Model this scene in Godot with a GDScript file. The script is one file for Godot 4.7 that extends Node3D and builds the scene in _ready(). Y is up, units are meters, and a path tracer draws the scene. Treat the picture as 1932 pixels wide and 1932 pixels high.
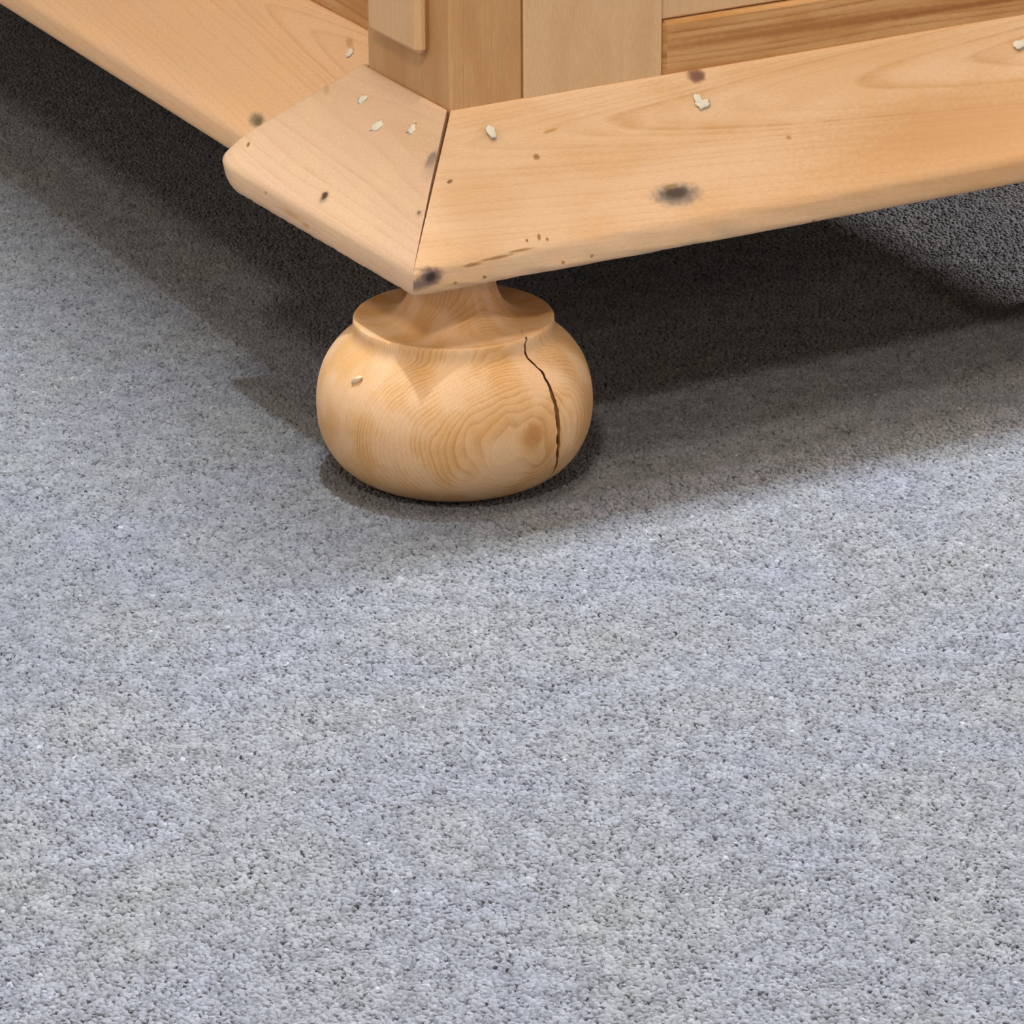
extends Node3D

# ---------------------------------------------------------------- helpers

var tex_cache := {}

func tag(o: Node, label: String, category := "", group := "", kind := "") -> void:
	if label != "":
		o.set_meta("label", label)
	if category != "":
		o.set_meta("category", category)
	if group != "":
		o.set_meta("group", group)
	if kind != "":
		o.set_meta("kind", kind)

func put(called: String, mesh: Mesh, m: Material, parent: Node) -> MeshInstance3D:
	var o := MeshInstance3D.new()
	o.name = called
	o.mesh = mesh
	o.material_override = m
	o.cast_shadow = GeometryInstance3D.SHADOW_CASTING_SETTING_ON
	parent.add_child(o, true)
	return o

func mat(c: Color, rough := 0.8) -> StandardMaterial3D:
	var m := StandardMaterial3D.new()
	m.albedo_color = c
	m.roughness = rough
	return m

func noise(seed_: int, freq: float, octaves := 3) -> FastNoiseLite:
	var n := FastNoiseLite.new()
	n.noise_type = FastNoiseLite.TYPE_SIMPLEX_SMOOTH
	n.seed = seed_
	n.frequency = freq
	n.fractal_octaves = octaves
	return n

# bytes of a noise picture drawn small and stretched along u, so that it streaks along the grain
func streaks(seed_: int, w: int, h: int, stretch: int, freq: float, octaves := 3) -> PackedByteArray:
	var im := noise(seed_, freq, octaves).get_image(maxi(8, w / stretch), h, false, false, true)
	im.resize(w, h, Image.INTERPOLATE_CUBIC)
	im.convert(Image.FORMAT_L8)
	return im.get_data()

# triangle with its front side along "out"
func tri(st: SurfaceTool, a: Vector3, b: Vector3, c: Vector3, ua: Vector2, ub: Vector2, uc: Vector2, out: Vector3) -> void:
	if (b - a).cross(c - a).dot(out) > 0.0:
		var t := b
		b = c
		c = t
		var u := ub
		ub = uc
		uc = u
	st.set_uv(ua)
	st.add_vertex(a)
	st.set_uv(ub)
	st.add_vertex(b)
	st.set_uv(uc)
	st.add_vertex(c)

func finish(st: SurfaceTool) -> ArrayMesh:
	st.generate_normals()
	st.index()
	return st.commit()

# a chamfered block; grain: 0, 1 or 2 is the axis that the wood runs along, uv in metres
func block(lo: Vector3, hi: Vector3, bevel: float, grain: int, shift := Vector2.ZERO) -> ArrayMesh:
	var st := SurfaceTool.new()
	st.begin(Mesh.PRIMITIVE_TRIANGLES)
	st.set_smooth_group(-1)
	var c := (lo + hi) * 0.5
	var e := (hi - lo) * 0.5
	var faces := []
	for ax in 3:
		var p := (ax + 1) % 3
		var q := (ax + 2) % 3
		for s in [-1.0, 1.0]:
			var quad := []
			for k in [[-1.0, -1.0], [1.0, -1.0], [1.0, 1.0], [-1.0, 1.0]]:
				var v := Vector3.ZERO
				v[ax] = e[ax] * s
				v[p] = (e[p] - bevel) * k[0]
				v[q] = (e[q] - bevel) * k[1]
				quad.append(v)
			faces.append(quad)
	# chamfers along the edges
	for ax in 3:
		var p := (ax + 1) % 3
		var q := (ax + 2) % 3
		for sp in [-1.0, 1.0]:
			for sq in [-1.0, 1.0]:
				var quad := []
				for k in [[-1.0, 0], [1.0, 0], [1.0, 1], [-1.0, 1]]:
					var v := Vector3.ZERO
					v[ax] = (e[ax] - bevel) * k[0]
					v[p] = (e[p] - (bevel if k[1] == 1 else 0.0)) * sp
					v[q] = (e[q] - (0.0 if k[1] == 1 else bevel)) * sq
					quad.append(v)
				faces.append(quad)
	for sx in [-1.0, 1.0]:
		for sy in [-1.0, 1.0]:
			for sz in [-1.0, 1.0]:
				var s := Vector3(sx, sy, sz)
				faces.append([Vector3(e.x, e.y - bevel, e.z - bevel) * s, Vector3(e.x - bevel, e.y, e.z - bevel) * s, Vector3(e.x - bevel, e.y - bevel, e.z) * s])
	for quad in faces:
		var mid := Vector3.ZERO
		for v in quad:
			mid += v
		var nrm: Vector3 = (quad[1] - quad[0]).cross(quad[2] - quad[0])
		if nrm.dot(mid) < 0.0:
			nrm = -nrm
		var big := nrm.abs().max_axis_index()
		var across := 3 - grain - big if big != grain else (grain + 1) % 3
		var uvs := []
		for v in quad:
			var w: Vector3 = v + c
			uvs.append(Vector2(w[grain] if big != grain else w[(grain + 2) % 3], w[across]) + shift)
		tri(st, quad[0] + c, quad[1] + c, quad[2] + c, uvs[0], uvs[1], uvs[2], nrm)
		if quad.size() == 4:
			tri(st, quad[0] + c, quad[2] + c, quad[3] + c, uvs[0], uvs[2], uvs[3], nrm)
	return finish(st)

# a skin over a row of sections (arrays of points of equal length), capped at both ends
func loft(sections: Array, uvs: Array) -> ArrayMesh:
	var st := SurfaceTool.new()
	st.begin(Mesh.PRIMITIVE_TRIANGLES)
	st.set_smooth_group(0)
	var n: int = sections[0].size()
	for i in sections.size() - 1:
		var a: Array = sections[i]
		var b: Array = sections[i + 1]
		var mid := Vector3.ZERO
		for v in a:
			mid += v
		mid /= n
		for k in n - 1:
			var out: Vector3 = (b[0] - a[0]).cross(a[k + 1] - a[k])
			if out.dot((a[k] + a[k + 1]) * 0.5 - mid) < 0.0:
				out = -out
			tri(st, a[k], a[k + 1], b[k + 1], uvs[i][k], uvs[i][k + 1], uvs[i + 1][k + 1], out)
			tri(st, a[k], b[k + 1], b[k], uvs[i][k], uvs[i + 1][k + 1], uvs[i + 1][k], out)
	st.set_smooth_group(1)
	var last := sections.size() - 1
	for e in [[0, 1], [last, last - 1]]:
		var s: Array = sections[e[0]]
		var back: Array = sections[e[1]]
		var uv: Array = uvs[e[0]]
		var mid := Vector3.ZERO
		var mid_back := Vector3.ZERO
		for k in n:
			mid += s[k] / n
			mid_back += back[k] / n
		for k in n:
			var k2 := (k + 1) % n
			tri(st, mid, s[k], s[k2], uv[0], uv[k], uv[k2], mid - mid_back)
	return finish(st)

# ---------------------------------------------------------------- wood

# A picture of plain-sawn pine. Sizes in millimetres; u runs along the grain. The rings are those of a log that leans
# against the face by "lean", its pith "deep" under the line v = heart. marks: [u, v, half u, half v, turn, colour, strength, softness]
func pine(o: Dictionary) -> StandardMaterial3D:
	var w: int = o.w
	var h: int = o.h
	var lu: float = o.lu
	var lv: float = o.lv
	var sd: int = o.seed
	var rng := RandomNumberGenerator.new()
	rng.seed = sd
	# lookup of ring tone over 160 mm of radius, 16 steps to the mm
	var lut := PackedFloat32Array()
	lut.resize(2560)
	if o.has("rings"):
		for q in o.rings:
			var at0 := int((q[0] + 80.0) * 16.0)
			for j in range(-28, 8):
				var i0 := at0 + j
				if i0 >= 0 and i0 < 2560:
					var t0 := (1.0 - absf(j) / 28.0) ** 1.6 if j < 0 else 1.0 - j / 8.0
					lut[i0] = maxf(lut[i0], q[1] * t0)
	var other := 0.55 if o.has("rings") else 1.0
	var at := 0.0
	while at < 160.0:
		var gap := rng.randf_range(o.gap[0], o.gap[1])
		var strong := rng.randf_range(0.35, 1.0)
		if not o.has("rings") or at < o.get("rings_from", 0.0) + 80.0 or at > o.get("rings_to", 0.0) + 80.0:
			for j in int(gap * 16.0):
				var i := int(at * 16.0) + j
				if i < 2560:
					var t := float(j) / (gap * 16.0)
					lut[i] = strong * other * (pow(t, 3.0) if t < 0.9 else (1.0 - t) * 7.3)
		at += gap
	var warp := streaks(sd + 1, w, h, 9, o.get("warp_freq", 0.012), 2)
	var fibre := streaks(sd + 2, w, h, 26, 0.33, 2)
	var fine := streaks(sd + 3, w, h, 5, 0.30, 3)
	var patch := streaks(sd + 4, w, h, 3, 0.010, 3)
	var blot := streaks(sd + 5, w, h, 2, 0.022, 3)
	var c0: Color = o.light
	var c1: Color = o.dark
	var c2: Color = o.patch
	var wa: float = o.get("warp", 2.0)
	var line: float = o.get("line", 0.6)
	var fib: float = o.get("fibre", 0.05)
	var heart: float = o.heart
	var deep2: float = o.deep * o.deep
	var lean: float = o.lean
	var px := PackedByteArray()
	px.resize(w * h * 3)
	var hgt := PackedByteArray()
	hgt.resize(w * h)
	var bow: float = o.get("bow", 0.0)
	var deep: float = o.deep
	var q0: float = o.get("q0", 0.0)
	var patchy: float = o.get("patchy", 0.5)
	var grit: float = o.get("grit", 0.07)
	for y in h:
		var v := (y + 0.5) / h * lv
		for x in w:
			var i := y * w + x
			var u := (x + 0.5) / w * lu
			var dv := v - heart - bow * sin(u * 0.021)
			if dv < 0.0:
				dv *= 1.5
			var q := sqrt(dv * dv + deep2) - deep - lean * u + wa * (warp[i] / 127.5 - 1.0) + q0
			var li := clampi(int((q + 80.0) * 16.0), 0, 2559)
			var m := blot[i] / 255.0
			var k := lut[li] * line * (0.35 + 0.95 * m) + (fibre[i] / 255.0 - 0.5) * fib * 2.0
			k = clampf(k, 0.0, 1.0)
			var p := clampf((patch[i] / 255.0 - 0.42) * 2.6, 0.0, 1.0) * patchy
			var g := 1.0 + (fine[i] / 255.0 - 0.5) * grit
			var r := (c0.r + (c2.r - c0.r) * p)
			var gg := (c0.g + (c2.g - c0.g) * p)
			var b := (c0.b + (c2.b - c0.b) * p)
			r = (r + (c1.r - r) * k) * g
			gg = (gg + (c1.g - gg) * k) * g
			b = (b + (c1.b - b) * k) * g
			px[i * 3] = clampi(int(r * 255.0), 0, 255)
			px[i * 3 + 1] = clampi(int(gg * 255.0), 0, 255)
			px[i * 3 + 2] = clampi(int(b * 255.0), 0, 255)
			hgt[i] = clampi(int(150.0 - k * 90.0 + (fine[i] - 128) * 0.25 + (fibre[i] - 128) * 0.2), 0, 255)
	var wob := noise(sd + 7, 0.06, 3)
	for mk in o.get("marks", []):
		stain(px, hgt, w, h, lu, lv, mk, wob)
	return wood_material(px, hgt, w, h, o.get("relief", 0.006), o.get("rough", 0.62))

func stain(px: PackedByteArray, hgt: PackedByteArray, w: int, h: int, lu: float, lv: float, mk: Array, wob: FastNoiseLite) -> void:
	var c: Color = mk[5]
	var reach: float = maxf(mk[2], mk[3]) * 1.6
	var x0 := clampi(int((mk[0] - reach) / lu * w), 0, w - 1)
	var x1 := clampi(int((mk[0] + reach) / lu * w), 0, w - 1)
	var y0 := clampi(int((mk[1] - reach) / lv * h), 0, h - 1)
	var y1 := clampi(int((mk[1] + reach) / lv * h), 0, h - 1)
	var ct := cos(float(mk[4]))
	var sn := sin(float(mk[4]))
	for y in range(y0, y1 + 1):
		for x in range(x0, x1 + 1):
			var du: float = (x + 0.5) / w * lu - mk[0]
			var dv: float = (y + 0.5) / h * lv - mk[1]
			var a: float = (du * ct + dv * sn) / mk[2]
			var b: float = (-du * sn + dv * ct) / mk[3]
			var d := sqrt(a * a + b * b) + 0.22 * wob.get_noise_2d(x, y * 1.3)
			var soft: float = mk[7]
			var t: float = clampf((1.0 + soft - d) / (2.0 * soft), 0.0, 1.0)
			t = t * t * (3.0 - 2.0 * t) * mk[6]
			if t <= 0.0:
				continue
			var i := y * w + x
			px[i * 3] = int(lerpf(px[i * 3], c.r * 255.0, t))
			px[i * 3 + 1] = int(lerpf(px[i * 3 + 1], c.g * 255.0, t))
			px[i * 3 + 2] = int(lerpf(px[i * 3 + 2], c.b * 255.0, t))
			hgt[i] = int(lerpf(hgt[i], 40.0, t * 0.8))

func wood_material(px: PackedByteArray, hgt: PackedByteArray, w: int, h: int, relief: float, rough: float) -> StandardMaterial3D:
	var m := StandardMaterial3D.new()
	m.albedo_texture = ImageTexture.create_from_image(Image.create_from_data(w, h, false, Image.FORMAT_RGB8, px))
	m.roughness = rough
	m.metallic_specular = 0.35
	m.heightmap_enabled = true
	m.heightmap_texture = ImageTexture.create_from_image(Image.create_from_data(w, h, false, Image.FORMAT_L8, hgt))
	m.heightmap_scale = relief
	return m

func scaled(m: StandardMaterial3D, lu: float, lv: float) -> StandardMaterial3D:
	m.uv1_scale = Vector3(1000.0 / lu, 1000.0 / lv, 1.0)
	return m

# ---------------------------------------------------------------- plinth

const TOP_Y := 0.165
const BASE_Y := 0.0994

# (in from the outer face, height) of the plinth moulding, from the body over the slope and the nose to the underside
func plinth_profile() -> Array:
	var p := []
	p.append(Vector2(0.0410, 0.1640))
	p.append(Vector2(0.0405, 0.1648))
	p.append(Vector2(0.0395, 0.1642))
	for i in 9:
		p.append(Vector2(0.0382, 0.1624).lerp(Vector2(0.0024, 0.1143), i / 8.0))
	var a := Vector2(0.0022, 0.1140)
	var b := Vector2(0.0003, 0.1116)
	var c := Vector2(0.0, 0.1092)
	for i in range(1, 6):
		var t := i / 5.0
		p.append(a.lerp(b, t).lerp(b.lerp(c, t), t))
	p.append(Vector2(0.0, 0.1040))
	a = Vector2(0.0, 0.1028)
	b = Vector2(0.0001, BASE_Y)
	c = Vector2(0.0034, BASE_Y)
	for i in 5:
		var t := i / 4.0
		p.append(a.lerp(b, t).lerp(b.lerp(c, t), t))
	p.append(Vector2(0.0060, BASE_Y))
	p.append(Vector2(0.0200, BASE_Y))
	p.append(Vector2(0.0410, BASE_Y))
	return p

# the mitre opens a little towards the body
func f3(in_: float) -> float:
	return pow(clampf(in_ / 0.041, 0.0, 1.0), 3.0)

func profile_lengths(p: Array) -> PackedFloat32Array:
	var s := PackedFloat32Array([0.0])
	for i in range(1, p.size()):
		s.append(s[i - 1] + p[i].distance_to(p[i - 1]))
	return s

# ---------------------------------------------------------------- bun foot

const FOOT := [[0.0, 0.0], [30.0, 0.0], [38.0, 1.2], [47.0, 5.5], [54.0, 12.5], [58.5, 22.0], [60.0, 32.0], [59.4, 42.0], [56.8, 51.0], [52.4, 58.0], [47.8, 62.7], [45.0, 64.8], [43.9, 66.8], [43.5, 70.0], [43.4, 72.0], [42.9, 72.7], [42.0, 72.7], [37.0, 72.0], [31.0, 72.3], [26.0, 74.2], [22.0, 78.4], [19.2, 84.5], [17.8, 92.0], [17.3, 99.4]]

func foot_rows() -> Array:
	var rows := []
	var n := FOOT.size()
	for i in n - 1:
		var p0 := Vector2(FOOT[maxi(i - 1, 0)][0], FOOT[maxi(i - 1, 0)][1])
		var p1 := Vector2(FOOT[i][0], FOOT[i][1])
		var p2 := Vector2(FOOT[i + 1][0], FOOT[i + 1][1])
		var p3 := Vector2(FOOT[mini(i + 2, n - 1)][0], FOOT[mini(i + 2, n - 1)][1])
		var steps := maxi(1, int(p1.distance_to(p2) / 1.3))
		if i < 2:
			steps = 3
		for k in steps:
			var t := float(k) / steps
			if i < 2 or (i > 10 and i < 16):
				rows.append(p1.lerp(p2, t))
			else:
				var m1 := (p2 - p0) * 0.5
				var m2 := (p3 - p1) * 0.5
				var l := p1.distance_to(p2)
				m1 = m1.normalized() * minf(m1.length(), l * 1.2)
				m2 = m2.normalized() * minf(m2.length(), l * 1.2)
				rows.append(p1 * (2 * t * t * t - 3 * t * t + 1) + m1 * (t * t * t - 2 * t * t + t) + p2 * (-2 * t * t * t + 3 * t * t) + m2 * (t * t * t - t * t))
	rows.append(Vector2(FOOT[n - 1][0], FOOT[n - 1][1]))
	return rows

const CRACK := [[0.0, 66.0], [13.6, 67.2], [23.0, 69.9], [31.0, 70.6], [38.7, 70.85], [45.8, 70.95], [52.3, 71.4], [59.1, 71.6], [62.5, 73.6], [65.9, 74.6], [70.5, 74.0], [72.7, 72.2], [73.1, 69.3], [80.0, 67.0], [99.4, 66.0]]

const SPLIT := 1.85

func crack_angle(y: float) -> float:
	for i in CRACK.size() - 1:
		if y <= CRACK[i + 1][0]:
			return deg_to_rad(lerpf(CRACK[i][1], CRACK[i + 1][1], (y - CRACK[i][0]) / (CRACK[i + 1][0] - CRACK[i][0])))
	return deg_to_rad(66.0)

func bun_foot(cracked: bool) -> ArrayMesh:
	var rows := foot_rows()
	var total := 0.0
	var along := PackedFloat32Array([0.0])
	for i in range(1, rows.size()):
		total += rows[i].distance_to(rows[i - 1])
		along.append(total)
	var wob := noise(91, 0.5, 2)
	var rim_row := 0
	while rows[rim_row].y < 72.65:
		rim_row += 1
	var cols := []
	if cracked:
		for t in [-1.6, -1.02, -0.95, -0.6, 0.0, 0.6, 0.95, 1.02, 1.6]:
			cols.append([t, true])
	var seg := 200 if cracked else 72
	for i in seg:
		cols.append([deg_to_rad(2.2) + (TAU - deg_to_rad(4.4)) * i / (seg - 1.0), false])
	cols.append([cols[0][0], cols[0][1]])
	var st := SurfaceTool.new()
	st.begin(Mesh.PRIMITIVE_TRIANGLES)
	st.set_smooth_group(0)
	var grid := []
	var guv := []
	var wide_ := []
	for i in rows.size():
		var r: float = rows[i].x
		var y: float = rows[i].y
		var ring := []
		var ruv := []
		var wide := 0.0
		if cracked and y > 4.0 and y < 74.0:
			wide = 1.02 * smoothstep(4.0, 30.0, y) * (1.0 - 0.60 * smoothstep(42.0, 66.0, y)) + 0.12
			wide *= 1.0 + 0.35 * wob.get_noise_1d(y * 0.9)
		wide_.append(wide)
		if cracked and i > rim_row:
			wide = 0.0
		wide_[i] = wide
		var mid := (crack_angle(y) if i <= rim_row else deg_to_rad(72.2 - (42.9 - maxf(r, 20.0)) * 0.35)) + 0.010 * wob.get_noise_1d(y * 0.55 + 40.0)
		for c in cols.size():
			var phi: float
			var rr := r
			if cols[c][1]:
				var t: float = cols[c][0]
				phi = mid + t * maxf(wide, 0.15) / maxf(r, 12.0)
				if wide > 0.0 and absf(t) < 0.99:
					rr = r - 9.0 * (1.0 - absf(t) ** 6.0) - 1.0
			else:
				phi = mid + cols[c][0]
			if c == cols.size() - 1:
				phi += TAU
			# the turner's cut is never quite round
			rr += 0.18 * sin(phi * 2.0 + 1.0) * smoothstep(0.0, 20.0, y) * (1.0 - smoothstep(60.0, 90.0, y))
			var q := Vector3(rr * cos(phi), y, rr * sin(phi))
			if rr < r - 0.5:
				# the split runs in askew, not towards the middle of the foot
				q = Vector3(r * cos(phi), y, r * sin(phi)) - Vector3(cos(SPLIT), 0.0, sin(SPLIT)) * (r - rr)
			ring.append(q * 0.001)
			ruv.append(Vector2(phi / TAU, along[i] / total))
		grid.append(ring)
		guv.append(ruv)
	for i in rows.size() - 1:
		for c in cols.size() - 1:
			var a: Vector3 = grid[i][c]
			var b: Vector3 = grid[i][c + 1]
			var d: Vector3 = grid[i + 1][c + 1]
			var e: Vector3 = grid[i + 1][c]
			# rows run up and columns run towards growing phi: outward is up x along
			var out := (e - a).cross(b - a)
			if out.length_squared() < 1e-20:
				out = (d - b).cross(b - a)
			if out.length_squared() < 1e-20:
				out = (d - a).cross(d - e)
			if i > 4 and not cols[c][1] and out.dot(Vector3(a.x, 0, a.z)) < -1e-9 and rows[i].x > 50.0:
				out = -out
			st.set_smooth_group(1 if cols[c][1] and cols[c + 1][1] and absf(cols[c][0] + cols[c + 1][0]) < 1.99 and wide_[i] > 0.0 else 0)
			tri(st, a, b, d, guv[i][c], guv[i][c + 1], guv[i + 1][c + 1], out)
			tri(st, a, d, e, guv[i][c], guv[i + 1][c + 1], guv[i + 1][c], out)
	return finish(st)

# solid pine cut by the foot's surface: rings of an upright log whose pith stands behind the foot
func foot_wood(sd: int, face: float) -> StandardMaterial3D:
	var w := 2048
	var h := 768
	var rows := foot_rows()
	var along := PackedFloat32Array([0.0])
	for i in range(1, rows.size()):
		along.append(along[i - 1] + rows[i].distance_to(rows[i - 1]))
	var total := along[along.size() - 1]
	var rng := RandomNumberGenerator.new()
	rng.seed = sd
	var lut := PackedFloat32Array()
	lut.resize(2560)
	var at := 0.0
	while at < 160.0:
		var gap := rng.randf_range(0.8, 1.5)
		var strong := rng.randf_range(0.5, 1.0)
		for j in int(gap * 16.0):
			var i := int(at * 16.0) + j
			if i < 2560:
				var t := float(j) / (gap * 16.0)
				lut[i] = strong * (pow(t, 2.0) if t < 0.86 else (1.0 - t) * 5.3)
		at += gap
	var warp := noise(sd + 1, 0.045, 2)
	var fine_im := noise(sd + 2, 0.30, 3).get_image(w, h / 4, false, false, true)
	fine_im.resize(w, h, Image.INTERPOLATE_CUBIC)
	fine_im.convert(Image.FORMAT_L8)
	var fine := fine_im.get_data()
	var patch_im := noise(sd + 3, 0.012, 3).get_image(w / 2, h / 2, false, false, true)
	patch_im.resize(w, h, Image.INTERPOLATE_CUBIC)
	patch_im.convert(Image.FORMAT_L8)
	var patch := patch_im.get_data()
	var px := PackedByteArray()
	px.resize(w * h * 3)
	var hgt := PackedByteArray()
	hgt.resize(w * h)
	var c0 := Color8(219, 184, 146)
	var c1 := Color8(160, 108, 60)
	var c2 := Color8(208, 158, 92)
	var pith := Vector2(cos(face), sin(face)) * -95.0
	var row := 0
	for y in h:
		var s := (y + 0.5) / h * total
		while row < rows.size() - 2 and along[row + 1] < s:
			row += 1
		var p: Vector2 = rows[row].lerp(rows[row + 1], (s - along[row]) / maxf(along[row + 1] - along[row], 0.001))
		for x in w:
			var phi := (x + 0.5) / w * TAU
			var ax := p.x * cos(phi)
			var az := p.x * sin(phi)
			var wv := warp.get_noise_3d(ax, p.y * 0.55, az)
			var dx := ax - pith.x + 0.05 * p.y
			var dz := az - pith.y - 0.02 * p.y
			var q := sqrt(dx * dx + dz * dz) + 1.5 * wv + 0.12 * warp.get_noise_3d(ax * 4.0, p.y * 1.6, az * 4.0)
			var i := y * w + x
			var show := 0.25 + 0.95 * clampf((patch[i] - 70) / 90.0, 0.0, 1.0)
			var k := lut[clampi(int((q - 20.0) * 16.0), 0, 2559)] * 0.46 * show
			var pp := clampf((patch[i] / 255.0 - 0.36) * 2.4, 0.0, 1.0) * 0.5
			var g := 1.0 + (fine[i] / 255.0 - 0.5) * 0.10
			for ch in 3:
				var a: float = c0[ch] + (c2[ch] - c0[ch]) * pp
				a = (a + (c1[ch] - a) * k) * g
				px[i * 3 + ch] = clampi(int(a * 255.0), 0, 255)
			hgt[i] = clampi(int(170.0 - k * 200.0 + (fine[i] - 128) * 0.2), 0, 255)
	var wob := noise(sd + 7, 0.05, 3)
	for mk in [[0.2337, 36.3, 5.0, 5.0, 0.0, Color8(176, 118, 66), 0.55, 0.6]]:
		stain(px, hgt, w, h, 377.0, total, [mk[0] * 377.0, along_at(rows, along, mk[1]), mk[2], mk[3], mk[4], mk[5], mk[6], mk[7]], wob)
	return wood_material(px, hgt, w, h, 0.022, 0.6)

func along_at(rows: Array, along: PackedFloat32Array, y: float) -> float:
	for i in rows.size():
		if rows[i].y >= y and i > 4:
			return along[i]
	return 0.0

# a small flattened crumb of dried paint or a chip of wood
func crumb(sd: int, size: Vector3) -> ArrayMesh:
	var st := SurfaceTool.new()
	st.begin(Mesh.PRIMITIVE_TRIANGLES)
	st.set_smooth_group(0)
	var n := noise(sd, 0.9, 2)
	var pts := []
	for i in 5:
		var ring := []
		var lat := -PI / 2 + PI * i / 4.0
		for k in 13:
			var lon := TAU * (k % 12) / 12.0
			var d := Vector3(cos(lat) * cos(lon), sin(lat), cos(lat) * sin(lon))
			ring.append(d * size * (1.0 + 0.6 * n.get_noise_3dv(d * 1.6)))
		pts.append(ring)
	for i in 4:
		for k in 12:
			var a: Vector3 = pts[i][k]
			var b: Vector3 = pts[i][k + 1]
			var c: Vector3 = pts[i + 1][k + 1]
			var d: Vector3 = pts[i + 1][k]
			tri(st, a, b, c, Vector2.ZERO, Vector2.ZERO, Vector2.ZERO, a + b + c)
			tri(st, a, c, d, Vector2.ZERO, Vector2.ZERO, Vector2.ZERO, a + c + d)
	return finish(st)

# ---------------------------------------------------------------- lamps

func lamp(at: Vector3, aim: Vector3, size: Vector2, energy: float, c: Color, called: String, label: String, group := "") -> void:
	var o := Node3D.new()
	o.name = called
	add_child(o, true)
	o.position = at
	tag(o, label, "ceiling light", group)
	var dir := (aim - at).normalized()
	var up := Vector3(0, 0, -1) if absf(dir.y) > 0.5 else Vector3.UP
	var basis_ := Basis.looking_at(dir, up)
	var metal := mat(Color8(225, 225, 222), 0.4)
	var b := put("housing", block(Vector3(-size.x / 2 - 0.012, -size.y / 2 - 0.012, 0.0), Vector3(size.x / 2 + 0.012, size.y / 2 + 0.012, 0.05), 0.004, 0), metal, o)
	b.basis = basis_
	var rod := CylinderMesh.new()
	rod.top_radius = 0.006
	rod.bottom_radius = 0.006
	rod.height = ROOM_H - at.y - 0.02
	put("stem", rod, metal, o).position = Vector3(0, (ROOM_H - at.y + 0.02) / 2, 0)
	var glow := mat(Color(1, 1, 1), 0.5)
	glow.emission_enabled = true
	glow.emission = c
	glow.emission_energy_multiplier = 3.0
	var g := put("diffuser", block(Vector3(-size.x / 2, -size.y / 2, -0.004), Vector3(size.x / 2, size.y / 2, 0.0), 0.001, 0), glow, o)
	g.basis = basis_
	var l := AreaLight3D.new()
	l.name = "light"
	l.transform = Transform3D(basis_, dir * 0.008)
	l.area_size = size
	l.area_normalize_energy = true
	l.light_energy = energy
	l.light_color = c
	l.area_range = 12.0
	l.area_attenuation = 2.0
	l.shadow_enabled = true
	o.add_child(l)

const ROOM_H := 2.75

# ---------------------------------------------------------------- scene

func _ready() -> void:
	# camera: a long lens (8000 px for a 1932 px frame) from 1.85 m away
	var cam := Camera3D.new()
	cam.name = "camera"
	cam.fov = rad_to_deg(2.0 * atan(966.0 / 8000.0))
	cam.near = 0.05
	cam.far = 20.0
	add_child(cam)
	cam.transform = Transform3D(Basis(Vector3(0.87417821, -0.00570673, 0.48557171), Vector3(0.18945825, 0.92469634, -0.33021546), Vector3(-0.44712193, 0.38066273, 0.80943058)).orthonormalized(), Vector3(-0.81214866, 0.69076278, 1.52204231))
	cam.current = true
	var env := Environment.new()
	env.background_mode = Environment.BG_COLOR
	env.background_color = Color(0.02, 0.02, 0.02)
	env.tonemap_mode = Environment.TONE_MAPPER_LINEAR
	env.tonemap_exposure = 1.0
	env.sdfgi_enabled = true
	env.ssao_enabled = true
	env.ssil_enabled = true
	var we := WorldEnvironment.new()
	we.name = "environment"
	we.environment = env
	add_child(we)
	# ceiling lights: a bar and a tilted panel, then unseen panels added as fill
	lamp(Vector3(-0.030, 2.5, -0.012), Vector3(-0.030, 0, -0.012), Vector2(0.27, 0.045), 14.4, Color(0.94, 0.97, 1.0), "ceiling_or_fill_light", "short cool white light bar hanging straight above the pine cupboard's corner")
	lamp(Vector3(-1.45, 2.55, 1.95), Vector3(0, 0.1, 0), Vector2(0.4, 0.24), 3.6, Color(1.0, 0.94, 0.86), "ceiling_or_fill_light", "white light panel tilted towards the pine cupboard from behind the camera")
	lamp(Vector3(-0.25, 2.5, 0.52), Vector3(-0.25, 0, 0.52), Vector2(0.50, 0.40), 1.65, Color(1.0, 0.94, 0.86), "ceiling_or_fill_light", "broad warm fill light added unseen just in front of the light bar")  # added to brighten the plinth slope while the foot collar stays shaded
	lamp(Vector3(-3.3, 2.5, 0.6), Vector3(0, 0.0, 0), Vector2(0.5, 0.5), 1.6, Color(1.0, 0.90, 0.80), "ceiling_or_fill_light", "unseen square fill light added near the left wall")  # added fill that lifts the dark floor under the plinth
	lamp(Vector3(0.9, 2.5, 4.4), Vector3(0.2, 0.0, 0), Vector2(0.5, 0.5), 1.8, Color(1.0, 0.90, 0.80), "ceiling_or_fill_light", "unseen square fill light added near the wall behind the camera")  # added low fill from the front for the darkest floor
	lamp(Vector3(3.3, 2.5, -0.4), Vector3(0.4, 0.0, 0), Vector2(0.5, 0.5), 17.0, Color(1.0, 0.95, 0.92), "ceiling_or_fill_light", "unseen square light added near the right wall to brighten the floor under the cupboard")  # added to brighten the floor under the rear of the cupboard

	build_room()
	print("room ", Time.get_ticks_msec())
	build_cupboard()
	print("cupboard ", Time.get_ticks_msec())
	build_pile()
	print("pile ", Time.get_ticks_msec())

func slab(called: String, lo: Vector3, hi: Vector3, m: Material, label: String) -> MeshInstance3D:
	var o := put(called, block(Vector3(lo.x - hi.x, lo.y - hi.y, lo.z - hi.z) / 2, (hi - lo) / 2, 0.001, 0), m, self)
	o.position = (lo + hi) / 2
	tag(o, label, "", "", "structure")
	return o

const CARPET := Color(0.427, 0.439, 0.463)

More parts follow.
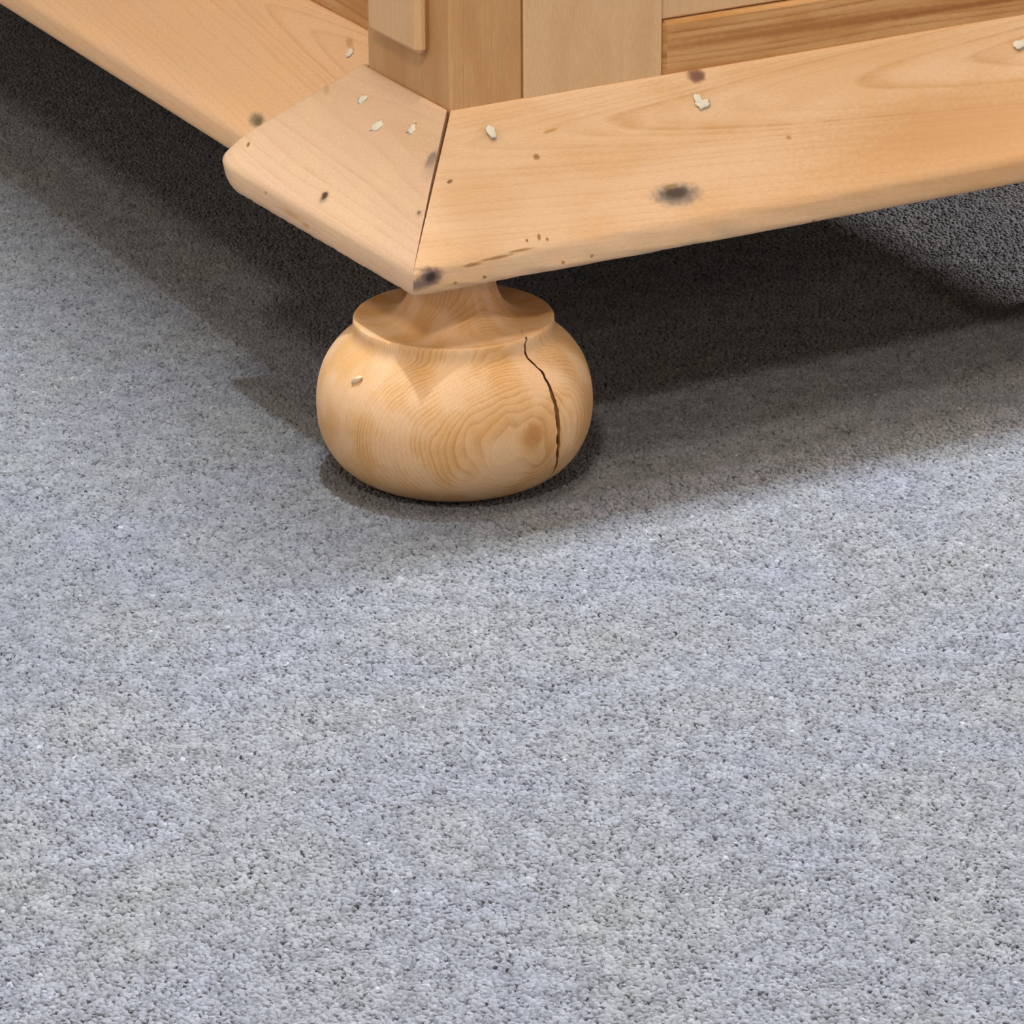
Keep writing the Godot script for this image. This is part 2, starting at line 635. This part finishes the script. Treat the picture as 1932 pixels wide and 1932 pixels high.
func build_room() -> void:
	var white := mat(Color(0.87, 0.845, 0.80), 0.9)
	var carpet := mat(CARPET, 1.0)
	carpet.metallic_specular = 0.1
	var im := noise(5, 0.35, 3).get_image(512, 512, false, false, true)
	var px := PackedByteArray()
	px.resize(512 * 512 * 3)
	im.convert(Image.FORMAT_L8)
	var src := im.get_data()
	for i in 512 * 512:
		var g := 0.60 + 0.50 * src[i] / 255.0
		px[i * 3] = clampi(int(g * 242.0), 0, 255)
		px[i * 3 + 1] = clampi(int(g * 242.0), 0, 255)
		px[i * 3 + 2] = clampi(int(g * 244.0), 0, 255)
	carpet.albedo_texture = ImageTexture.create_from_image(Image.create_from_data(512, 512, false, Image.FORMAT_RGB8, px))
	carpet.uv1_triplanar = true
	carpet.uv1_scale = Vector3(2.5, 2.5, 2.5)
	slab("floor", Vector3(-3.7, -0.10, -3.2), Vector3(3.7, -0.0008, 5.0), carpet, "grey felt carpet covering the whole floor")
	slab("ceiling", Vector3(-3.7, ROOM_H, -3.2), Vector3(3.7, ROOM_H + 0.1, 5.0), white, "plain cream ceiling of the room")
	slab("wall_left", Vector3(-3.8, -0.10, -3.3), Vector3(-3.7, ROOM_H + 0.1, 5.1), white, "plain cream wall to the left")
	slab("wall_right", Vector3(3.7, -0.10, -3.3), Vector3(3.8, ROOM_H + 0.1, 5.1), white, "plain cream wall to the right")
	slab("wall_back", Vector3(-3.7, -0.10, -3.3), Vector3(3.7, ROOM_H + 0.1, -3.2), white, "plain cream wall at the back")
	slab("wall_front", Vector3(-3.7, -0.10, 5.0), Vector3(3.7, ROOM_H + 0.1, 5.1), white, "plain cream wall behind the camera")

const DEPTH := 0.46
const WIDTH := 0.95
const HEIGHT := 0.90

func build_cupboard() -> void:
	var o := Node3D.new()
	o.name = "pine_cupboard"
	add_child(o)
	tag(o, "stripped pine cupboard with sloping plinth boards standing on a cracked round bun foot", "cupboard")

	# woods
	var knot := Color8(104, 92, 84)
	var light := Color8(226, 194, 160)
	var dark := Color8(186, 136, 86)
	var honey := Color8(216, 170, 116)
	# u of the side board starts at x = -50 mm
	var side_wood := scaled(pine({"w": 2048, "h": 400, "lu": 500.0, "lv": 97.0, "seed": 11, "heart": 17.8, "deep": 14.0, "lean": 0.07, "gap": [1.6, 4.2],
		"rings": [[-8.2, 0.9], [-6.6, 0.45], [-16.9, 0.8], [-21.4, 0.7], [-9.6, 0.35], [-12.6, 0.3], [-27.0, 0.6], [-31.0, 0.6], [-4.2, 0.45], [-2.6, 0.3], [0.5, 0.4], [2.4, 0.35], [5.5, 0.3]], "rings_from": -33.0, "rings_to": 7.0,
		"light": light, "dark": dark, "patch": Color8(216, 172, 124), "warp": 0.9, "line": 0.55, "fibre": 0.045, "patchy": 0.40,
		"marks": [
			[142.4, 55.3, 10.0, 4.4, 0.06, Color8(120, 112, 110), 0.85, 0.55], [142.0, 54.4, 5.5, 2.4, 0.06, Color8(78, 66, 60), 0.9, 0.5], [141.5, 51.4, 2.6, 1.1, 0.0, Color8(150, 120, 86), 0.8, 0.5],
			[170.3, 3.8, 4.1, 3.3, 0.0, Color8(132, 96, 78), 0.85, 0.4], [171.0, 4.2, 2.8, 2.0, 0.0, Color8(112, 82, 70), 0.6, 0.5],
			[82.6, 27.9, 1.5, 1.2, 0.0, Color8(150, 108, 60), 0.85, 0.5], [39.5, 32.2, 1.4, 0.7, -0.3, Color8(120, 88, 56), 0.85, 0.4], [93.0, 17.6, 3.2, 0.6, -0.1, Color8(182, 134, 82), 0.7, 0.6],
			[18.5, 71.5, 5.0, 3.6, 0.0, Color8(96, 82, 80), 0.9, 0.5], [12.0, 74.0, 5.5, 2.2, 0.0, Color8(112, 98, 90), 0.8, 0.6], [18.5, 71.5, 2.2, 1.8, 0.0, Color8(58, 48, 46), 0.9, 0.4],
			[205.2, 38.8, 1.2, 0.9, 0.0, Color8(184, 138, 86), 0.8, 0.5], [50.0, 68.5, 7.0, 0.6, -0.02, Color8(140, 100, 50), 0.75, 0.6], [62.0, 67.2, 5.0, 0.5, 0.0, Color8(138, 98, 50), 0.7, 0.6], [38.0, 69.5, 4.0, 0.7, 0.0, Color8(142, 102, 54), 0.7, 0.6],
			[72.0, 63.0, 0.7, 1.3, 0.3, Color8(140, 104, 62), 0.8, 0.5], [75.5, 64.5, 0.6, 0.8, 0.0, Color8(140, 104, 62), 0.8, 0.5], [66.0, 63.5, 0.5, 0.6, 0.0, Color8(110, 80, 50), 0.8, 0.5],
			[44.0, 76.0, 0.9, 0.7, 0.0, Color8(140, 86, 36), 0.8, 0.4], [82.0, 76.0, 0.8, 0.7, 0.0, Color8(150, 100, 50), 0.7, 0.5], [96.0, 75.5, 0.7, 0.8, 0.0, Color8(150, 100, 50), 0.7, 0.5], [30.0, 76.5, 0.8, 0.8, 0.0, Color8(148, 100, 56), 0.7, 0.5], [208.0, 79.0, 0.8, 1.2, 0.2, Color8(120, 80, 40), 0.8, 0.4],
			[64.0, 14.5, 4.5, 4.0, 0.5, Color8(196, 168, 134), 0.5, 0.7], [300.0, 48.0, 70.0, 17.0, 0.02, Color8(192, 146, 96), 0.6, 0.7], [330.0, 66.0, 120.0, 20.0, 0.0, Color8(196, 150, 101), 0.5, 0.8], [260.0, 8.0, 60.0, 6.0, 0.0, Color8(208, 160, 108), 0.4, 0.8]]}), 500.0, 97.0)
	# u of the corner board starts at z = -160 mm
	var corner_wood := scaled(pine({"w": 1024, "h": 400, "lu": 240.0, "lv": 97.0, "seed": 27, "heart": 18.4, "deep": 26.0, "lean": 0.05, "gap": [1.6, 5.0], "q0": 3.0,
		"light": Color8(219, 187, 158), "dark": Color8(188, 144, 107), "patch": Color8(222, 192, 156), "warp": 1.8, "line": 0.40, "fibre": 0.035, "patchy": 0.7,
		"marks": [
			[111.1, 59.4, 2.7, 2.5, 0.0, Color8(112, 100, 84), 0.6, 0.7], [110.9, 58.6, 1.9, 1.7, 0.0, Color8(84, 62, 44), 0.95, 0.35],
			[33.9, 56.0, 1.3, 1.1, 0.3, Color8(128, 98, 68), 0.9, 0.4], [66.3, 70.6, 0.9, 0.7, 0.0, Color8(158, 116, 72), 0.8, 0.5],
			[169.3, 22.6, 3.4, 3.6, 0.2, Color8(128, 116, 106), 0.85, 0.45], [172.5, 25.5, 5.0, 5.0, 0.0, Color8(186, 160, 136), 0.5, 0.7],
			[181.6, 45.4, 2.4, 1.4, 0.0, Color8(170, 144, 116), 0.7, 0.7], [181.2, 45.0, 0.8, 0.7, 0.0, Color8(112, 92, 70), 0.9, 0.4],
			[66.0, 18.5, 2.6, 1.6, 0.4, Color8(192, 152, 116), 0.7, 0.6], [90.0, 73.5, 8.0, 1.2, 0.0, Color8(196, 146, 96), 0.6, 0.7], [104.0, 75.0, 3.0, 1.0, 0.0, Color8(190, 138, 86), 0.6, 0.6],
			[185.0, 84.0, 7.0, 2.2, 0.0, Color8(92, 70, 48), 0.85, 0.5]]}), 240.0, 97.0)
	# u of the front board starts at z = -600 mm
	var front_wood := scaled(pine({"w": 2048, "h": 400, "lu": 500.0, "lv": 97.0, "seed": 43, "heart": 13.0, "deep": 9.0, "lean": 0.085, "gap": [2.0, 5.0], "bow": 0.0,
		"rings": [[-32.8, 0.8], [-36.8, 0.7], [-31.0, 0.3], [-29.4, 0.5], [-27.0, 0.4], [-25.0, 0.5], [-40.0, 0.4], [-20.0, 0.3], [-15.0, 0.3]], "rings_from": -42.0, "rings_to": -10.0,
		"light": Color8(228, 190, 152), "dark": Color8(190, 142, 98), "patch": Color8(232, 190, 146), "warp": 1.0, "line": 0.5, "fibre": 0.03, "patchy": 0.7,
		"marks": [[435.9, 58.7, 6.0, 2.8, 0.0, Color8(128, 122, 98), 0.85, 0.55], [438.5, 58.9, 3.2, 1.9, 0.0, Color8(108, 96, 76), 0.8, 0.5], [466.5, 9.6, 4.0, 1.8, 0.3, Color8(196, 152, 110), 0.8, 0.5], [250.0, 36.0, 14.0, 7.0, 0.1, Color8(214, 166, 122), 0.6, 0.8], [206.0, 16.0, 12.0, 6.0, 0.0, Color8(214, 168, 122), 0.6, 0.8]]}), 500.0, 97.0)
	# boards of the body, 300 x 150 mm
	var post_wood := scaled(pine({"w": 1024, "h": 640, "lu": 300.0, "lv": 150.0, "seed": 61, "heart": -60.0, "deep": 12.0, "lean": 0.004, "gap": [0.7, 1.5],
		"light": Color8(204, 162, 116), "dark": Color8(160, 114, 70), "patch": Color8(192, 146, 98), "warp": 1.2, "line": 0.55, "fibre": 0.14, "patchy": 0.6, "relief": 0.012}), 300.0, 150.0)
	var stile_wood := scaled(pine({"w": 1024, "h": 512, "lu": 300.0, "lv": 150.0, "seed": 77, "heart": 70.0, "deep": 60.0, "lean": 0.03, "gap": [2.0, 6.0],
		"light": Color8(218, 184, 144), "dark": Color8(188, 146, 102), "patch": Color8(204, 164, 118), "warp": 2.0, "line": 0.30, "fibre": 0.05, "patchy": 0.4}), 300.0, 150.0)
	var rail_wood := scaled(pine({"w": 1024, "h": 256, "lu": 300.0, "lv": 75.0, "seed": 84, "heart": 95.0, "deep": 30.0, "lean": 0.03, "gap": [2.5, 8.0],
		"light": Color8(208, 164, 114), "dark": Color8(150, 96, 48), "patch": Color8(188, 138, 84), "warp": 2.6, "line": 0.9, "fibre": 0.07, "patchy": 0.8,
		"marks": [[90.0, 33.5, 95.0, 2.0, -0.012, Color8(152, 98, 52), 0.6, 0.7], [170.0, 31.0, 60.0, 1.1, -0.01, Color8(140, 88, 44), 0.6, 0.7], [60.0, 37.0, 50.0, 0.8, -0.015, Color8(156, 104, 58), 0.5, 0.7]]}), 300.0, 75.0)
	print("woods ", Time.get_ticks_msec())

	# ---- plinth mouldings
	var prof := plinth_profile()
	var len_ := profile_lengths(prof)
	var wear := noise(3, 1.0, 3)
	# along the side, mitred at the front corner
	var secs := []
	var uvs := []
	var steps := 60
	for i in steps + 1:
		var t := float(i) / steps
		t = t * t * 0.4 + t * 0.6
		var s := []
		var uv := []
		for k in prof.size():
			var x0: float = -0.03985 + prof[k].x + 0.0002 * f3(prof[k].x)
			var x := lerpf(x0, DEPTH, t)
			var nick := 0.0
			if k > 13 and k < prof.size() - 3:
				nick = maxf(0.0, wear.get_noise_2d(x * 260.0, k * 0.35)) * (0.0011 if x < 0.13 else 0.0006)
			s.append(Vector3(x, prof[k].y + (nick * 0.7 if k > 18 else 0.0), 0.0400 + 0.0010 * sin(clampf(x / 0.3, 0.0, 1.0) * PI) - prof[k].x - nick))
			uv.append(Vector2(x + 0.05, len_[k]))
		secs.append(s)
		uvs.append(uv)
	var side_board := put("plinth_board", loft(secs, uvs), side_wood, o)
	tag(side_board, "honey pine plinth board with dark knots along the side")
	# around the pilaster, mitred at the corner and returned at its other end
	secs = []
	uvs = []
	for i in steps + 1:
		var t := float(i) / steps
		var s := []
		var uv := []
		for k in prof.size():
			var f: float = prof[k].x / 0.041
			var z_front: float = 0.03985 - prof[k].x - 0.0002 * f3(prof[k].x)
			var z_back: float = lerpf(-0.1485, -0.0785, f)
			# the worn, rounded end of the nose
			var round_: float = maxf(0.0, 1.0 - prof[k].x / 0.010)
			z_back += 0.004 * round_ * round_
			if k > 16 and k < prof.size() - 2:
				z_back += 0.006 * smoothstep(0.1075, BASE_Y, prof[k].y)
			var z := lerpf(z_front, z_back, t)
			var along := clampf((0.04 - z) / 0.185, 0.0, 1.0)
			var x_out := lerpf(-0.0398, -0.0440, along)
			var x_in := lerpf(-0.0010, 0.0005, along)
			var x := lerpf(x_out, x_in, f)
			# nose rounds off towards the end
			if t > 0.9:
				var e := (t - 0.9) / 0.1
				x += 0.0040 * e * e * round_
			var nick := 0.0
			if k > 17 and k < prof.size() - 3:
				nick = maxf(0.0, wear.get_noise_2d(z * 300.0 + 90.0, k * 0.35)) * 0.0005
			s.append(Vector3(x + nick, prof[k].y + nick * 0.7, z))
			uv.append(Vector2(z + 0.16, len_[k]))
		secs.append(s)
		uvs.append(uv)
	# the end runs back to the front board behind it
	var end: Array = secs[steps]
	var end_uv: Array = uvs[steps]
	for j in range(1, 4):
		var s := []
		var uv := []
		for k in prof.size():
			var f: float = prof[k].x / 0.041
			s.append(end[k] + Vector3(0.016 * j * (1.0 - 0.35 * f), 0.0, 0.0022 * j * (1.0 - f)))
			uv.append(end_uv[k] + Vector2(-0.01 * j, 0.0))
		secs.append(s)
		uvs.append(uv)
	var corner_board := put("plinth_board", loft(secs, uvs), corner_wood, o)
	tag(corner_board, "short pale plinth board around the pilaster with a rounded end")
	# the front board, set back behind the corner board
	secs = []
	uvs = []
	for i in steps + 1:
		var t := float(i) / steps
		var s := []
		var uv := []
		for k in prof.size():
			var f: float = prof[k].x / 0.041
			var z := lerpf(-0.085, -WIDTH + 0.085, t)
			var x_out := lerpf(-0.0200, -0.0140, clampf((-0.14 - z) / 0.33, 0.0, 1.0))
			s.append(Vector3(lerpf(x_out, 0.0268, f), prof[k].y + 0.0003 * (1.0 - f), z))
			uv.append(Vector2(z + 0.6, len_[k]))
		secs.append(s)
		uvs.append(uv)
	var front_board := put("plinth_board", loft(secs, uvs), front_wood, o)
	tag(front_board, "long front plinth board set back beside the corner board")
	# the far side of the cupboard, out of the picture
	secs = []
	uvs = []
	for i in [0, 1]:
		var s := []
		var uv := []
		for k in prof.size():
			var x := lerpf(-0.0391 + prof[k].x, DEPTH, float(i))
			s.append(Vector3(x, prof[k].y, -WIDTH - 0.04 + prof[k].x))
			uv.append(Vector2(x, len_[k]))
		secs.append(s)
		uvs.append(uv)
	put("plinth_board", loft(secs, uvs), side_wood, o)
	secs = []
	uvs = []
	for i in [0, 1]:
		var s := []
		var uv := []
		for k in prof.size():
			var z := lerpf(-WIDTH + 0.085, -WIDTH - 0.0392 + prof[k].x, float(i))
			s.append(Vector3(-0.0393 + prof[k].x, prof[k].y, z))
			uv.append(Vector2(z + 1.1, len_[k]))
		secs.append(s)
		uvs.append(uv)
	put("plinth_board", loft(secs, uvs), corner_wood, o)

	# crumbs of white paint on the plinth: [board, x, y, z, outward x, z, half size, turn]
	var paint := mat(Color8(226, 222, 208), 0.7)
	var slope := Vector2(0.80, 0.60).normalized()
	for a in [[0, 14.8, 12.6, 1.9, 2.4, 0.1], [0, 117.2, 14.0, 1.7, 2.0, 0.4], [0, 118.6, 16.3, 3.2, 1.6, 0.1], [0, 287.2, 14.0, 3.2, 1.6, 0.2],
			[1, -63.8, 14.2, 2.6, 1.5, 0.5], [1, -42.3, 21.3, 3.5, 1.8, 0.5], [1, -16.7, 15.2, 2.2, 1.8, 0.3], [2, -128.1, 12.8, 2.2, 1.8, 0.3]]:
		var down: float = a[2] / 68.6
		var p := Vector3(0, lerpf(TOP_Y, 0.110, down), 0)
		var nrm: Vector3
		var run: Vector3
		if a[0] == 0:
			p.x = a[1] * 0.001
			p.z = lerpf(0.0, 0.041, down) + 0.0004
			nrm = Vector3(0, slope.y, slope.x)
			run = Vector3.RIGHT
		else:
			p.x = lerpf(0.0 if a[0] == 1 else 0.0265, -0.041 if a[0] == 1 else -0.0195, down)
			p.z = a[1] * 0.001
			nrm = Vector3(-slope.x, slope.y, 0)
			run = Vector3.BACK
		var fl := put("paint_fleck", crumb(int(a[1]) + 500, Vector3(a[3] * 1.2, 0.32, a[4] * 1.45) * 0.001), paint, [side_board, corner_board, front_board][a[0]])
		var across := run.cross(nrm)
		fl.transform = Transform3D(Basis(run, nrm, across).rotated(nrm, a[5]), p + nrm * 0.0011)

	# ---- feet
	var foot_material := foot_wood(31, deg_to_rad(90.0))
	var foot_mesh := bun_foot(true)
	var plain_foot := bun_foot(false)
	print("foot ", Time.get_ticks_msec())
	for a in [[0.0, 0.0], [DEPTH - 0.08, 0.0], [0.0, -WIDTH], [DEPTH - 0.08, -WIDTH]]:
		var first: bool = a[0] == 0.0 and a[1] == 0.0
		var ft := put("bun_foot", foot_mesh if first else plain_foot, foot_material, o)
		ft.position = Vector3(a[0] + (0.0004 if first else 0.0), 0, a[1])
		if first:
			tag(ft, "turned bun foot with a dark vertical crack")
			var chip := put("wood_chip", crumb(77, Vector3(3.6, 1.5, 1.5) * 0.001), mat(Color8(232, 204, 170), 0.7), ft)
			var ca := deg_to_rad(168.0)
			var cp := Vector3(cos(ca) * 0.0541, 0.0563, sin(ca) * 0.0541)
			chip.transform = Transform3D(Basis(Vector3(0.28, 0.62, 0.73).normalized(), Vector3(cos(ca), 0.7, sin(ca)).normalized(), Vector3(cos(ca), 0.7, sin(ca)).normalized().cross(Vector3(0.28, 0.62, 0.73)).normalized() * -1.0).orthonormalized(), cp)

	# ---- body: [name, lo, hi, bevel, grain axis, wood, shift]
	var g := 0.0003
	for a in [
		["corner_post", Vector3(0.0, 0.100, -0.0765), Vector3(0.0352, HEIGHT, 0.0), 0.0012, 1, post_wood, Vector2(0.02, 0.01)],
		["side_stile", Vector3(0.0358, 0.100, -0.022), Vector3(0.1045, HEIGHT, 0.0004), 0.0010, 1, stile_wood, Vector2(0.05, 0.03)],
		["side_rail", Vector3(0.1054, 0.100, -0.022), Vector3(DEPTH - 0.07, 0.1880, -0.0002), 0.0016, 0, rail_wood, Vector2(-0.095, 0.008)],
		["side_panel", Vector3(0.1050, 0.1884, -0.018), Vector3(DEPTH - 0.0695, HEIGHT - 0.09, -0.0030), 0.0008, 1, stile_wood, Vector2(0.11, 0.0)],
		["side_rail", Vector3(0.1054, HEIGHT - 0.0896, -0.022), Vector3(DEPTH - 0.07, HEIGHT, -0.0002), 0.0016, 0, rail_wood, Vector2(0.13, 0.02)],
		["side_stile", Vector3(DEPTH - 0.0694, 0.100, -0.022), Vector3(DEPTH, HEIGHT, 0.0), 0.0010, 1, stile_wood, Vector2(0.2, 0.07)],
		["front_rail", Vector3(0.0270, 0.100, -WIDTH + 0.0768), Vector3(0.0490, 0.236, -0.0768), 0.0012, 2, rail_wood, Vector2(0.0, 0.02)],
		["front_rail", Vector3(0.0270, HEIGHT - 0.07, -WIDTH + 0.0768), Vector3(0.0490, HEIGHT, -0.0768), 0.0012, 2, rail_wood, Vector2(0.4, 0.02)],
		["door", Vector3(0.0290, 0.238, -WIDTH / 2 + 0.001), Vector3(0.0490, HEIGHT - 0.072, -0.0785), 0.0015, 1, stile_wood, Vector2(0.2, 0.3)],
		["door", Vector3(0.0290, 0.238, -WIDTH + 0.0785), Vector3(0.0490, HEIGHT - 0.072, -WIDTH / 2 - 0.001), 0.0015, 1, stile_wood, Vector2(0.6, 0.1)],
		["corner_post", Vector3(0.0, 0.100, -WIDTH), Vector3(0.0352, HEIGHT, -WIDTH + 0.0765), 0.0012, 1, post_wood, Vector2(0.4, 0.01)],
		["side_panel", Vector3(0.0358, 0.100, -WIDTH), Vector3(DEPTH, HEIGHT, -WIDTH + 0.02), 0.0010, 1, stile_wood, Vector2(0.4, 0.2)],
		["back_panel", Vector3(DEPTH - 0.010, 0.100, -WIDTH + 0.0202), Vector3(DEPTH, HEIGHT, -0.0224), 0.0010, 1, stile_wood, Vector2(0.7, 0.2)],
		["bottom_board", Vector3(0.0500, 0.100, -WIDTH + 0.0204), Vector3(DEPTH - 0.011, 0.116, -0.0226), 0.0010, 2, stile_wood, Vector2(0.3, 0.4)],
		["top_board", Vector3(-0.060, HEIGHT + g, -WIDTH - 0.052), Vector3(DEPTH + 0.02, HEIGHT + 0.026, 0.052), 0.0050, 2, stile_wood, Vector2(0.0, 0.0)],
		["pilaster_panel", Vector3(-0.0065, 0.1850, -0.0640), Vector3(0.0, HEIGHT - 0.03, -0.0175), 0.0024, 1, stile_wood, Vector2(0.24, 0.05)],
		["pilaster_panel", Vector3(-0.0065, 0.1850, -WIDTH + 0.0175), Vector3(0.0, HEIGHT - 0.03, -WIDTH + 0.0640), 0.0024, 1, stile_wood, Vector2(0.24, 0.05)],
	]:
		var part := put(a[0], block(a[1], a[2], a[3], a[4], a[6]), a[5], o)
		if a[0] == "door":
			var knob := SphereMesh.new()
			knob.radius = 0.016
			knob.height = 0.032
			put("knob", knob, stile_wood, part).position = Vector3(0.016, 0.55, -WIDTH / 2 + (0.03 if a[1].z > -0.5 else -0.03))

# ---------------------------------------------------------------- carpet pile

func build_pile() -> void:
	# a felted tuft: a low dome with an uneven outline
	var st := SurfaceTool.new()
	st.begin(Mesh.PRIMITIVE_TRIANGLES)
	st.set_smooth_group(0)
	var rng := RandomNumberGenerator.new()
	rng.seed = 8
	var lo := []
	var hi := []
	for k in 6:
		var a := TAU * k / 6.0
		lo.append(Vector3(cos(a) * rng.randf_range(0.85, 1.15), -0.5, sin(a) * rng.randf_range(0.85, 1.15)))
		hi.append(Vector3(cos(a + 0.3) * rng.randf_range(0.5, 0.7), rng.randf_range(0.35, 0.6), sin(a + 0.3) * rng.randf_range(0.5, 0.7)))
	var tip := Vector3(0.1, 0.85, -0.05)
	for k in 6:
		var j := (k + 1) % 6
		tri(st, lo[k], lo[j], hi[j], Vector2.ZERO, Vector2.ZERO, Vector2.ZERO, lo[k] + lo[j])
		tri(st, lo[k], hi[j], hi[k], Vector2.ZERO, Vector2.ZERO, Vector2.ZERO, lo[k] + lo[j])
		tri(st, hi[k], hi[j], tip, Vector2.ZERO, Vector2.ZERO, Vector2.ZERO, hi[k] + hi[j] + Vector3.UP)
	var mesh := finish(st)
	var m := StandardMaterial3D.new()
	m.vertex_color_use_as_albedo = true
	m.roughness = 1.0
	m.metallic_specular = 0.05
	mesh.surface_set_material(0, m)
	# the patch of floor round the foot and towards the camera
	var corners := PackedVector2Array([Vector2(-0.50, 0.36), Vector2(-0.06, 0.62), Vector2(0.62, -0.16), Vector2(0.56, -0.75), Vector2(0.05, -0.98), Vector2(-0.20, -0.62)])
	var middle := Vector2(0.07, -0.18)
	var outer := PackedVector2Array()
	for c in corners:
		outer.append(middle + (c - middle) * 1.65)
	var chroma := noise(14, 11.0, 4)
	var tone := noise(15, 60.0, 3)
	var base := CARPET.srgb_to_linear()
	var buf := PackedFloat32Array()
	buf.resize(900000 * 16)
	var n := 0
	# fine tufts where the eye is close, coarser ones round about
	for ring in 2:
		var shape := corners if ring == 0 else outer
		var grow := 1.0 if ring == 0 else 1.7
		var step := 0.0016 * grow
		var z := -1.7
		while z < 1.25:
			# the stretch of this row inside the outline
			var x0 := 9.0
			var x1 := -9.0
			for k in shape.size():
				var a := shape[k]
				var b := shape[(k + 1) % shape.size()]
				if (a.y <= z) != (b.y <= z):
					var cut := lerpf(a.x, b.x, (z - a.y) / (b.y - a.y))
					x0 = minf(x0, cut)
					x1 = maxf(x1, cut)
			var x := x0
			while x < x1 and n < 899000:
				var px := x + rng.randf_range(-0.6, 0.6) * step
				var pz := z + rng.randf_range(-0.6, 0.6) * step
				x += step
				if ring == 1 and Geometry2D.is_point_in_polygon(Vector2(px, pz), corners):
					continue
				var s := rng.randf_range(0.75, 1.6) * 0.00116 * grow
				var sy := rng.randf_range(0.6, 1.8) * 0.0009
				var turn := rng.randf() * TAU
				var ca := cos(turn) * s
				var sa := sin(turn) * s
				var o := n * 16
				buf[o] = ca * 1.25
				buf[o + 1] = rng.randf_range(-0.5, 0.5) * sy
				buf[o + 2] = sa
				buf[o + 3] = px
				buf[o + 5] = sy
				buf[o + 8] = -sa * 1.25
				buf[o + 9] = rng.randf_range(-0.5, 0.5) * sy
				buf[o + 10] = ca
				buf[o + 11] = pz
				var g := 1.0 + rng.randf_range(-0.15, 0.15) + 0.22 * tone.get_noise_2d(px, pz)
				var f := rng.randf()
				if f < 0.007:
					g *= 1.4
				elif f < 0.05:
					g *= 0.66
				var c := chroma.get_noise_2d(px, pz) * 0.075
				buf[o + 12] = base.r * g * (1.0 - c * 0.3)
				buf[o + 13] = base.g * g * (1.0 - c * 0.25)
				buf[o + 14] = base.b * g * (1.0 + c)
				buf[o + 15] = 1.0
				n += 1
			z += step
	buf.resize(n * 16)
	print("tufts ", n)
	var mm := MultiMesh.new()
	mm.transform_format = MultiMesh.TRANSFORM_3D
	mm.use_colors = true
	mm.mesh = mesh
	mm.instance_count = n
	mm.buffer = buf
	var pile := MultiMeshInstance3D.new()
	pile.name = "carpet_pile"
	pile.multimesh = mm
	add_child(pile)
	tag(pile, "short grey felted carpet pile around the bun foot", "carpet", "", "stuff")
